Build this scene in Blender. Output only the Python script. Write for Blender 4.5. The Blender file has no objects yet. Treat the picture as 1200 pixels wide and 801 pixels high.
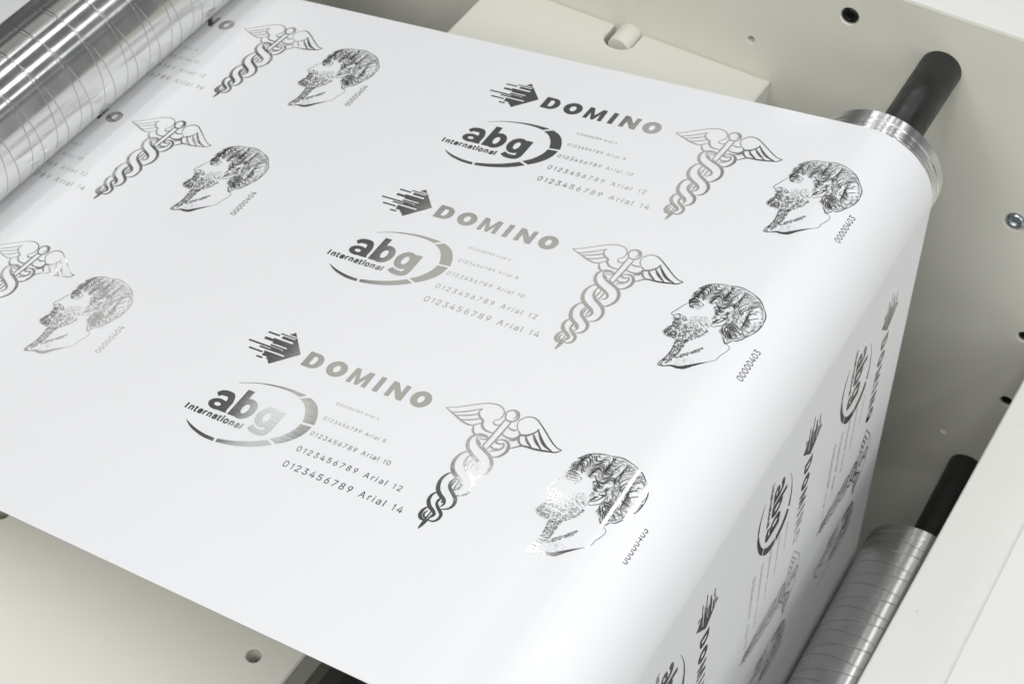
import bpy, bmesh, math, random
import numpy as np
from mathutils import Matrix, Vector

random.seed(11)
SC = bpy.context.scene
COL = SC.collection
S = 0.25                       # one print repeat of the sheet = 0.25 m
TH = math.radians(9.8)         # the sheet climbs 9.8 degrees towards the turning roller
CT, ST = math.cos(TH), math.sin(TH)
Z0 = 0.50                      # height of the sheet's origin above the machine floor

def W(p):                      # frame of the machine (level), in repeats -> metres
    return Vector((p[0] * S, p[1] * S, p[2] * S + Z0))
def SH(p):                     # frame of the sheet (x along it, z off it), in repeats -> metres
    return W((p[0] * CT - p[2] * ST, p[1], p[0] * ST + p[2] * CT))

# ------------------------------------------------------------------ camera
cam_d = bpy.data.cameras.new('camera'); cam = bpy.data.objects.new('camera', cam_d); COL.objects.link(cam)
SC.camera = cam
CR = np.array([[0.8407172, 0.5190168, -0.1543245], [0.2753414, -0.6551855, -0.7035049], [-0.466242, 0.5489568, -0.6937326]])   # rows: right, down, forward in the sheet's frame
CP = [1.47556, -1.218076, 1.741382]
Rw = np.array([[CT, 0, -ST], [0, 1, 0], [ST, 0, CT]])
r_, d_, f_ = [Rw @ CR[i] for i in range(3)]
m = Matrix(((r_[0], -d_[0], -f_[0], 0), (r_[1], -d_[1], -f_[1], 0), (r_[2], -d_[2], -f_[2], 0), (0, 0, 0, 1)))
m.translation = SH(CP)
cam.matrix_world = m
cam_d.sensor_width = 36; cam_d.lens = 56.089
cam_d.clip_start = 0.01; cam_d.clip_end = 100
cam_d.dof.use_dof = True; cam_d.dof.focus_distance = 0.60; cam_d.dof.aperture_fstop = 30

# ------------------------------------------------------------------ world, lamps, exposure
w = bpy.data.worlds.new('World'); SC.world = w; w.use_nodes = True
w.node_tree.nodes['Background'].inputs[0].default_value = (0.95, 0.98, 1.0, 1)
w.node_tree.nodes['Background'].inputs[1].default_value = 0.11

def area(name, c, sx, sy, L, col=(1, 1, 1), aim=None):
    """rectangular lamp centred at c (level frame, repeats), radiance L"""
    d = bpy.data.lights.new(name, 'AREA'); d.shape = 'RECTANGLE'; d.size = sx * S; d.size_y = sy * S
    d.energy = L * math.pi * d.size * d.size_y; d.color = col
    o = bpy.data.objects.new(name, d); COL.objects.link(o); o.location = W(c)
    if aim is not None:
        o.rotation_euler = (W(aim) - W(c)).to_track_quat('-Z', 'Y').to_euler()
    return o
# rows of ceiling tubes over the machine
COOL = (0.97, 0.985, 1.0)
for x, wd, y1, L in ((-1.73, 0.13, 1.78, 5.5), (-0.87, 0.22, 2.1, 5.9), (0.46, 0.30, 1.95, 5.9), (1.72, 0.26, 1.95, 5.9), (3.0, 0.34, 1.2, 5.9)):
    area('ceiling_tube_lamp', (x, (y1 - 2.2) / 2, 3.0), wd, y1 + 2.2, L, COOL)
area('ceiling_tube_lamp', (-1.78, 2.06, 3.0), 0.14, 0.06, 6.0, COOL)  # small lamp added for a white glint in the foil portrait
area('ceiling_tube_lamp', (-2.19, 2.02, 3.0), 0.10, 0.06, 6.0, COOL)  # tiny lamp added for a white break in the foil staff
# the next row of tubes, beyond the frame
for x, wd in ((-1.9, 0.3), (-1.45, 0.25), (-0.95, 0.12), (-0.45, 0.30), (0.15, 0.2), (0.7, 0.16), (1.4, 0.4)):
    area('ceiling_tube_lamp', (x, 5.6, 3.0), wd, 1.9, 7.5, COOL)
# added broad, dim lamps standing in for the pale panels mirrored in the foil
area('foil_reflection_lamp', (-2.85, 2.91, 3.0), 1.50, 1.68, 0.42, (1.0, 0.985, 0.89))
area('foil_reflection_lamp', (-2.47, 4.22, 3.0), 0.74, 0.94, 0.42, (1.0, 0.985, 0.89))
area('foil_reflection_lamp', (-3.40, 1.98, 2.99), 0.34, 0.40, 0.70, (0.95, 1.0, 0.98))
area('foil_reflection_lamp', (-5.0, 2.3, 3.0), 0.7, 1.2, 0.5, (1.0, 0.985, 0.93))
# added soft fill, unseen: from the operator's side and past the machine's end
area('fill_lamp', (0.0, -4.0, 4.2), 5.0, 2.4, 3.9, (1.0, 0.98, 0.95), (0.3, 0.6, -0.3))
area('fill_lamp', (4.8, -0.6, 1.9), 4.0, 2.8, 2.15, (0.98, 0.99, 1.0), (0.6, 0.2, -0.3))

SC.view_settings.view_transform = 'Standard'; SC.view_settings.look = 'None'
SC.view_settings.exposure = 0; SC.view_settings.gamma = 1; SC.view_settings.use_curve_mapping = False
SC.cycles.max_bounces = 8; SC.cycles.caustics_reflective = True; SC.cycles.blur_glossy = 0.6

# ------------------------------------------------------------------ materials
def mat(name):
    m = bpy.data.materials.new(name); m.use_nodes = True
    return m, m.node_tree.nodes, m.node_tree.links, m.node_tree.nodes['Principled BSDF']
def N(nodes, t, **kw):
    n = nodes.new(t)
    for k, v in kw.items():
        if k in n.inputs: n.inputs[k].default_value = v
        else: setattr(n, k, v)
    return n
def ramp(nodes, stops):
    r = nodes.new('ShaderNodeValToRGB'); e = r.color_ramp.elements
    e[0].position, e[0].color = stops[0]; e[1].position, e[1].color = stops[-1]
    for p, c in stops[1:-1]:
        q = e.new(p); q.color = c
    return r

def paint(name, base, rough=0.5):
    m, n, l, b = mat(name)
    tc = N(n, 'ShaderNodeTexCoord')
    big = N(n, 'ShaderNodeTexNoise', Scale=7.0, Detail=4.0); l.new(tc.outputs['Object'], big.inputs['Vector'])
    rb = ramp(n, [(0.3, (base[0] * .955, base[1] * .95, base[2] * .93, 1)), (0.7, (*base, 1))]); l.new(big.outputs['Fac'], rb.inputs[0])
    sp = N(n, 'ShaderNodeTexVoronoi', Scale=62.0); l.new(tc.outputs['Object'], sp.inputs['Vector'])   # flecks of dirt
    pk = N(n, 'ShaderNodeTexWhiteNoise'); l.new(sp.outputs['Position'], pk.inputs['Vector'])
    lt = N(n, 'ShaderNodeMath', operation='LESS_THAN'); l.new(sp.outputs['Distance'], lt.inputs[0]); lt.inputs[1].default_value = 0.045
    gt = N(n, 'ShaderNodeMath', operation='GREATER_THAN'); l.new(pk.outputs['Value'], gt.inputs[0]); gt.inputs[1].default_value = 0.87
    mu = N(n, 'ShaderNodeMath', operation='MULTIPLY'); l.new(lt.outputs[0], mu.inputs[0]); l.new(gt.outputs[0], mu.inputs[1])
    m2 = N(n, 'ShaderNodeMath', operation='MULTIPLY'); l.new(mu.outputs[0], m2.inputs[0]); m2.inputs[1].default_value = 0.45
    sm = N(n, 'ShaderNodeTexNoise', Scale=28.0, Detail=6.0, Roughness=0.7, Distortion=1.2); l.new(tc.outputs['Object'], sm.inputs['Vector'])
    sr = ramp(n, [(0.66, (0, 0, 0, 1)), (0.80, (.22, .22, .22, 1))]); l.new(sm.outputs['Fac'], sr.inputs[0])   # faint scuffs
    ad = N(n, 'ShaderNodeMath', operation='MAXIMUM'); l.new(m2.outputs[0], ad.inputs[0]); l.new(sr.outputs[0], ad.inputs[1])
    mx = N(n, 'ShaderNodeMix', data_type='RGBA'); l.new(ad.outputs[0], mx.inputs[0]); l.new(rb.outputs[0], mx.inputs[6]); mx.inputs[7].default_value = (.30, .29, .25, 1)
    l.new(mx.outputs[2], b.inputs['Base Color'])
    fine = N(n, 'ShaderNodeTexNoise', Scale=900.0, Detail=3.0); l.new(tc.outputs['Object'], fine.inputs['Vector'])
    bp = N(n, 'ShaderNodeBump', Strength=0.10, Distance=0.0004); l.new(fine.outputs['Fac'], bp.inputs['Height']); l.new(bp.outputs[0], b.inputs['Normal'])
    b.inputs['Roughness'].default_value = rough; b.inputs['Specular IOR Level'].default_value = 0.35
    return m
M_CREAM = paint('cream_machine_paint', (0.775, 0.765, 0.70))
M_WALL = paint('grey_machine_paint', (0.795, 0.785, 0.70))
M_WHITE = paint('white_machine_paint', (0.845, 0.845, 0.815))
M_DARK = paint('dark_grey', (0.13, 0.125, 0.105), 0.6)  # even dark grey for the rail under the slab

def plain(name, c, rough, metal=0.0, noise=0.0, scale=200.0):
    m, n, l, b = mat(name)
    b.inputs['Base Color'].default_value = (*c, 1); b.inputs['Roughness'].default_value = rough; b.inputs['Metallic'].default_value = metal
    if noise:
        tc = N(n, 'ShaderNodeTexCoord'); t = N(n, 'ShaderNodeTexNoise', Scale=scale, Detail=4.0); l.new(tc.outputs['Object'], t.inputs['Vector'])
        r = ramp(n, [(0.3, (rough * (1 - noise),) * 3 + (1,)), (0.7, (min(1, rough * (1 + noise)),) * 3 + (1,))]); l.new(t.outputs['Fac'], r.inputs[0]); l.new(r.outputs[0], b.inputs['Roughness'])
        bp = N(n, 'ShaderNodeBump', Strength=0.15, Distance=0.0003); l.new(t.outputs['Fac'], bp.inputs['Height']); l.new(bp.outputs[0], b.inputs['Normal'])
    return m
M_SHAFT = plain('black_oxide_steel', (0.014, 0.0135, 0.013), 0.40, 0.0, 0.35, 120)
M_BLACK = plain('black_screw_steel', (0.012, 0.012, 0.012), 0.4, 0.3, 0.2, 400)
M_ZINC = plain('zinc_plated_steel', (0.50, 0.55, 0.57), 0.28, 1.0, 0.3, 500)
M_FLOOR = plain('machine_floor_grey', (0.05, 0.05, 0.045), 0.7, 0.0, 0.2, 20)

def sheet_mat():
    m, n, l, b = mat('glossy_white_label_stock')
    b.inputs['Base Color'].default_value = (0.855, 0.862, 0.875, 1); b.inputs['Roughness'].default_value = 0.5
    b.inputs['Specular IOR Level'].default_value = 0.22
    b.inputs['Coat Weight'].default_value = 0.13; b.inputs['Coat Roughness'].default_value = 0.06
    tc = N(n, 'ShaderNodeTexCoord')
    t = N(n, 'ShaderNodeTexNoise', Scale=22.0, Detail=3.0); l.new(tc.outputs['Object'], t.inputs['Vector'])
    bp = N(n, 'ShaderNodeBump', Strength=0.03, Distance=0.0010); l.new(t.outputs['Fac'], bp.inputs['Height'])
    l.new(bp.outputs[0], b.inputs['Normal']); l.new(bp.outputs[0], b.inputs['Coat Normal'])
    return m
M_SHEET = sheet_mat()

def foil_mat():
    m, n, l, b = mat('silver_foil_print')
    b.inputs['Metallic'].default_value = 1.0; b.inputs['Base Color'].default_value = (0.80, 0.80, 0.79, 1); b.inputs['Roughness'].default_value = 0.075
    tc = N(n, 'ShaderNodeTexCoord')
    mp = N(n, 'ShaderNodeMapping'); mp.inputs['Scale'].default_value = (90, 700, 300); l.new(tc.outputs['Object'], mp.inputs['Vector'])
    t = N(n, 'ShaderNodeTexNoise', Scale=1.0, Detail=4.0, Roughness=0.65); l.new(mp.outputs[0], t.inputs['Vector'])
    t2 = N(n, 'ShaderNodeTexNoise', Scale=45.0, Detail=2.0); l.new(tc.outputs['Object'], t2.inputs['Vector'])
    b1 = N(n, 'ShaderNodeBump', Strength=0.08, Distance=0.00035); l.new(t2.outputs['Fac'], b1.inputs['Height'])
    b2 = N(n, 'ShaderNodeBump', Strength=0.10, Distance=0.00012); l.new(t.outputs['Fac'], b2.inputs['Height']); l.new(b1.outputs[0], b2.inputs['Normal'])
    l.new(b2.outputs[0], b.inputs['Normal'])
    return m
M_FOIL = foil_mat()

def alu_mat(name, grooved, ro=0.24, an=0.97):
    m, n, l, b = mat(name)
    b.inputs['Metallic'].default_value = 1.0; b.inputs['Base Color'].default_value = (0.80, 0.80, 0.79, 1)
    tc = N(n, 'ShaderNodeTexCoord'); sx = N(n, 'ShaderNodeSeparateXYZ'); l.new(tc.outputs['Object'], sx.inputs[0])
    def mth(op, a, b_=None):
        q = N(n, 'ShaderNodeMath', operation=op)
        for i, v in enumerate((a, b_)):
            if v is None: continue
            if isinstance(v, (int, float)): q.inputs[i].default_value = v
            else: l.new(v, q.inputs[i])
        return q.outputs[0]
    mp = N(n, 'ShaderNodeMapping'); mp.inputs['Scale'].default_value = (4, 2600, 4); l.new(tc.outputs['Object'], mp.inputs['Vector'])   # lathe marks
    t = N(n, 'ShaderNodeTexNoise', Scale=1.0, Detail=3.0); l.new(mp.outputs[0], t.inputs['Vector'])
    mp2 = N(n, 'ShaderNodeMapping'); mp2.inputs['Scale'].default_value = (40, 120, 40); l.new(tc.outputs['Object'], mp2.inputs['Vector'])
    t2 = N(n, 'ShaderNodeTexNoise', Scale=1.0, Detail=4.0); l.new(mp2.outputs[0], t2.inputs['Vector'])
    rr = ramp(n, [(0.3, (ro, ro, ro, 1)), (0.75, (ro + .05, ro + .05, ro + .05, 1))]); l.new(t2.outputs['Fac'], rr.inputs[0])
    l.new(rr.outputs[0], b.inputs['Roughness'])
    tg = N(n, 'ShaderNodeTangent', direction_type='RADIAL', axis='Y'); l.new(tg.outputs[0], b.inputs['Tangent'])   # lathe turned: mirror-like across, spread along the axis
    b.inputs['Anisotropic'].default_value = an; b.inputs['Anisotropic Rotation'].default_value = 0.25
    b1 = N(n, 'ShaderNodeBump', Strength=0.06, Distance=0.00005); l.new(t.outputs['Fac'], b1.inputs['Height'])
    last = b1.outputs[0]
    if grooved:      # two shallow spirals of opposite hand, cut into the shell
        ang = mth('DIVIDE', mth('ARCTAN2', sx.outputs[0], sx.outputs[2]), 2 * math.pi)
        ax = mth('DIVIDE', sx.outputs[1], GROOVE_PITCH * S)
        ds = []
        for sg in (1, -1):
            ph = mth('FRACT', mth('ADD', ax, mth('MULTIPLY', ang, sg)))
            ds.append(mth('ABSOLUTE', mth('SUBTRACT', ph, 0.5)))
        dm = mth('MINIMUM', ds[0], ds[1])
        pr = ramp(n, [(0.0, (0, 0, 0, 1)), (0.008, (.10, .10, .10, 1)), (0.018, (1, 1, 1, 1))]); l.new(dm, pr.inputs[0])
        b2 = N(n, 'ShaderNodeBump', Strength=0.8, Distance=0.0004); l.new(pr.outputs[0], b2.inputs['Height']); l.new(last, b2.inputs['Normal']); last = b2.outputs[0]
        cr = ramp(n, [(0.0, (.38, .38, .37, 1)), (0.009, (.50, .50, .49, 1)), (0.016, (.80, .80, .79, 1))]); l.new(dm, cr.inputs[0]); l.new(cr.outputs[0], b.inputs['Base Color'])  # groove centres darker: dirt, and shade put into the colour
    l.new(last, b.inputs['Normal'])
    return m
GROOVE_PITCH = 0.067
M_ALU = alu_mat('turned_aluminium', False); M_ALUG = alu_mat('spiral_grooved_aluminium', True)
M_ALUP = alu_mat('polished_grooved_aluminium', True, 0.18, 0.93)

# ------------------------------------------------------------------ mesh helpers
def link(name, verts, faces, m, parent=None, smooth=False, loc=None):
    me = bpy.data.meshes.new(name); me.from_pydata([tuple(v) for v in verts], [], faces); me.update()
    bm = bmesh.new(); bm.from_mesh(me); bmesh.ops.recalc_face_normals(bm, faces=bm.faces); bm.to_mesh(me); bm.free()
    if m: me.materials.append(m)
    if smooth: me.polygons.foreach_set('use_smooth', [True] * len(me.polygons))
    o = bpy.data.objects.new(name, me); COL.objects.link(o)
    if loc is not None: o.location = loc
    if parent is not None:
        o.parent = parent
    return o
def tag(o, label=None, cat=None, group=None, kind=None):
    for k, v in (('label', label), ('category', cat), ('group', group), ('kind', kind)):
        if v: o[k] = v
    return o
def empty(name, loc):
    o = bpy.data.objects.new(name, None); COL.objects.link(o); o.location = loc; o.empty_display_size = 0.02
    return o
def bevel(o, wd=0.0008, seg=2):
    b = o.modifiers.new('bevel', 'BEVEL'); b.width = wd; b.segments = seg; b.limit_method = 'ANGLE'; b.angle_limit = math.radians(50)
    b.harden_normals = False
    return o
def lathe_y(prof, n=96, origin=(0, 0, 0)):
    """prof: list of (y, r) in metres, round the local y axis"""
    v, f = [], []
    for (y, r) in prof:
        for k in range(n):
            a = 2 * math.pi * k / n
            v.append((origin[0] + r * math.sin(a), origin[1] + y, origin[2] + r * math.cos(a)))
    for i in range(len(prof) - 1):
        for k in range(n):
            f.append((i * n + k, i * n + (k + 1) % n, (i + 1) * n + (k + 1) % n, (i + 1) * n + k))
    if prof[0][1] > 1e-9: f.append(tuple(range(n - 1, -1, -1)))
    if prof[-1][1] > 1e-9: f.append(tuple(range((len(prof) - 1) * n, len(prof) * n)))
    return v, f
def sharp(o, deg=35):
    me = o.data; me.polygons.foreach_set('use_smooth', [True] * len(me.polygons))
    me.set_sharp_from_angle(angle=math.radians(deg))
    return o
def circ(cx, cy, r, n=40):
    return [(cx + r * math.cos(2 * math.pi * k / n), cy + r * math.sin(2 * math.pi * k / n)) for k in range(n)]

def offset(L, d):                    # move a closed outline sideways (d > 0 grows a counter-clockwise one)
    n = len(L); R = []
    for k in range(n):
        p, q, r = L[k - 1], L[k], L[(k + 1) % n]
        e1 = Vector((q[0] - p[0], q[1] - p[1])).normalized(); e2 = Vector((r[0] - q[0], r[1] - q[1])).normalized()
        n1 = Vector((e1.y, -e1.x)); n2 = Vector((e2.y, -e2.x)); s = n1 + n2
        s = s / max(0.3, s.dot(n1)) if s.length > 1e-6 else n1
        R.append((q[0] + s.x * d, q[1] + s.y * d))
    return R
def ccw(L): return L if sum(L[i - 1][0] * L[i][1] - L[i][0] * L[i - 1][1] for i in range(len(L))) > 0 else L[::-1]
def tess(loops):
    """triangles (indices into the loops joined end to end) of an outline with holes: bridge the holes, then clip ears"""
    P = [p for L in loops for p in L]; idx = []; k = 0
    for L in loops: idx.append(list(range(k, k + len(L)))); k += len(L)
    sgn = lambda I: sum(P[I[i - 1]][0] * P[I[i]][1] - P[I[i]][0] * P[I[i - 1]][1] for i in range(len(I)))
    cross = lambda a, b, c: (P[b][0] - P[a][0]) * (P[c][1] - P[a][1]) - (P[b][1] - P[a][1]) * (P[c][0] - P[a][0])
    poly = idx[0] if sgn(idx[0]) > 0 else idx[0][::-1]
    holes = [I if sgn(I) < 0 else I[::-1] for I in idx[1:]]
    def hits(a, b, I):              # does segment a-b cross an edge of I
        for i in range(len(I)):
            c, d = I[i - 1], I[i]
            if len({a, b, c, d}) < 4 or P[c] in (P[a], P[b]) or P[d] in (P[a], P[b]): continue
            if (cross(a, b, c) > 0) != (cross(a, b, d) > 0) and (cross(c, d, a) > 0) != (cross(c, d, b) > 0): return True
        return False
    holes.sort(key=lambda I: -max(P[i][0] for i in I))
    while holes:
        H = holes.pop(0); best = None
        for hi, hv in enumerate(H):
            for pi, pv in enumerate(poly):
                d = (P[hv][0] - P[pv][0]) ** 2 + (P[hv][1] - P[pv][1]) ** 2
                if (best is None or d < best[0]) and not hits(hv, pv, poly) and not hits(hv, pv, H) and not any(hits(hv, pv, G) for G in holes):
                    best = (d, hi, pi)
        _, hi, pi = best
        poly = poly[:pi + 1] + H[hi:] + H[:hi + 1] + poly[pi:]
    T = []
    while len(poly) > 3:
        n = len(poly); done = False; best = None
        for i in range(n):
            a, b_, c = poly[i - 1], poly[i], poly[(i + 1) % n]
            if cross(a, b_, c) <= 0: continue
            ok = True
            for q in poly:
                if P[q] in (P[a], P[b_], P[c]): continue
                if cross(a, b_, q) >= 0 and cross(b_, c, q) >= 0 and cross(c, a, q) >= 0: ok = False; break
            if ok:
                e = (P[a][0] - P[c][0]) ** 2 + (P[a][1] - P[c][1]) ** 2      # shortest cut first
                if best is None or e < best[0]: best = (e, i)
        if best is None:
            i = min(range(n), key=lambda i: abs(cross(poly[i - 1], poly[i], poly[(i + 1) % n])))
            a, b_, c = poly[i - 1], poly[i], poly[(i + 1) % n]
            if abs(cross(a, b_, c)) > 1e-12: T.append((a, b_, c))
            poly.pop(i); continue
        i = best[1]; T.append((poly[i - 1], poly[i], poly[(i + 1) % n])); poly.pop(i)
    T.append(tuple(poly))
    return T
def plate(name, outer, holes, to3, thick, m, parent=None, bev=0.003):
    """a slab with chamfered edges: 'outer' and holes [(polygon, depth)] lie in a plane, to3(a, b, d) gives the point d below it"""
    outer = ccw(outer); holes = [(ccw(L), d) for L, d in holes]
    loops = [offset(outer, -bev)] + [offset(L, bev * .6) for L, _ in holes]
    flat = [p for L in loops for p in L]
    v = [to3(p[0], p[1], 0) for p in flat]; f = tess(loops)
    def strip(a, b, n):
        for k in range(n): f.append((a + k, a + (k + 1) % n, b + (k + 1) % n, b + k))
    n = len(outer); b1 = len(v); v += [to3(p[0], p[1], bev) for p in outer]; b2 = len(v); v += [to3(p[0], p[1], thick) for p in outer]
    strip(0, b1, n); strip(b1, b2, n)
    f += [tuple(b2 + i for i in t) for t in tess([outer])]
    off = n
    for L, dep in holes:
        q = len(L); b1 = len(v); v += [to3(p[0], p[1], bev * .6) for p in L]; b2 = len(v); v += [to3(p[0], p[1], dep) for p in L]
        strip(off, b1, q); strip(b1, b2, q); f.append(tuple(b2 + k for k in range(q)))
        off += q
    return link(name, v, f, m, parent)

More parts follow.
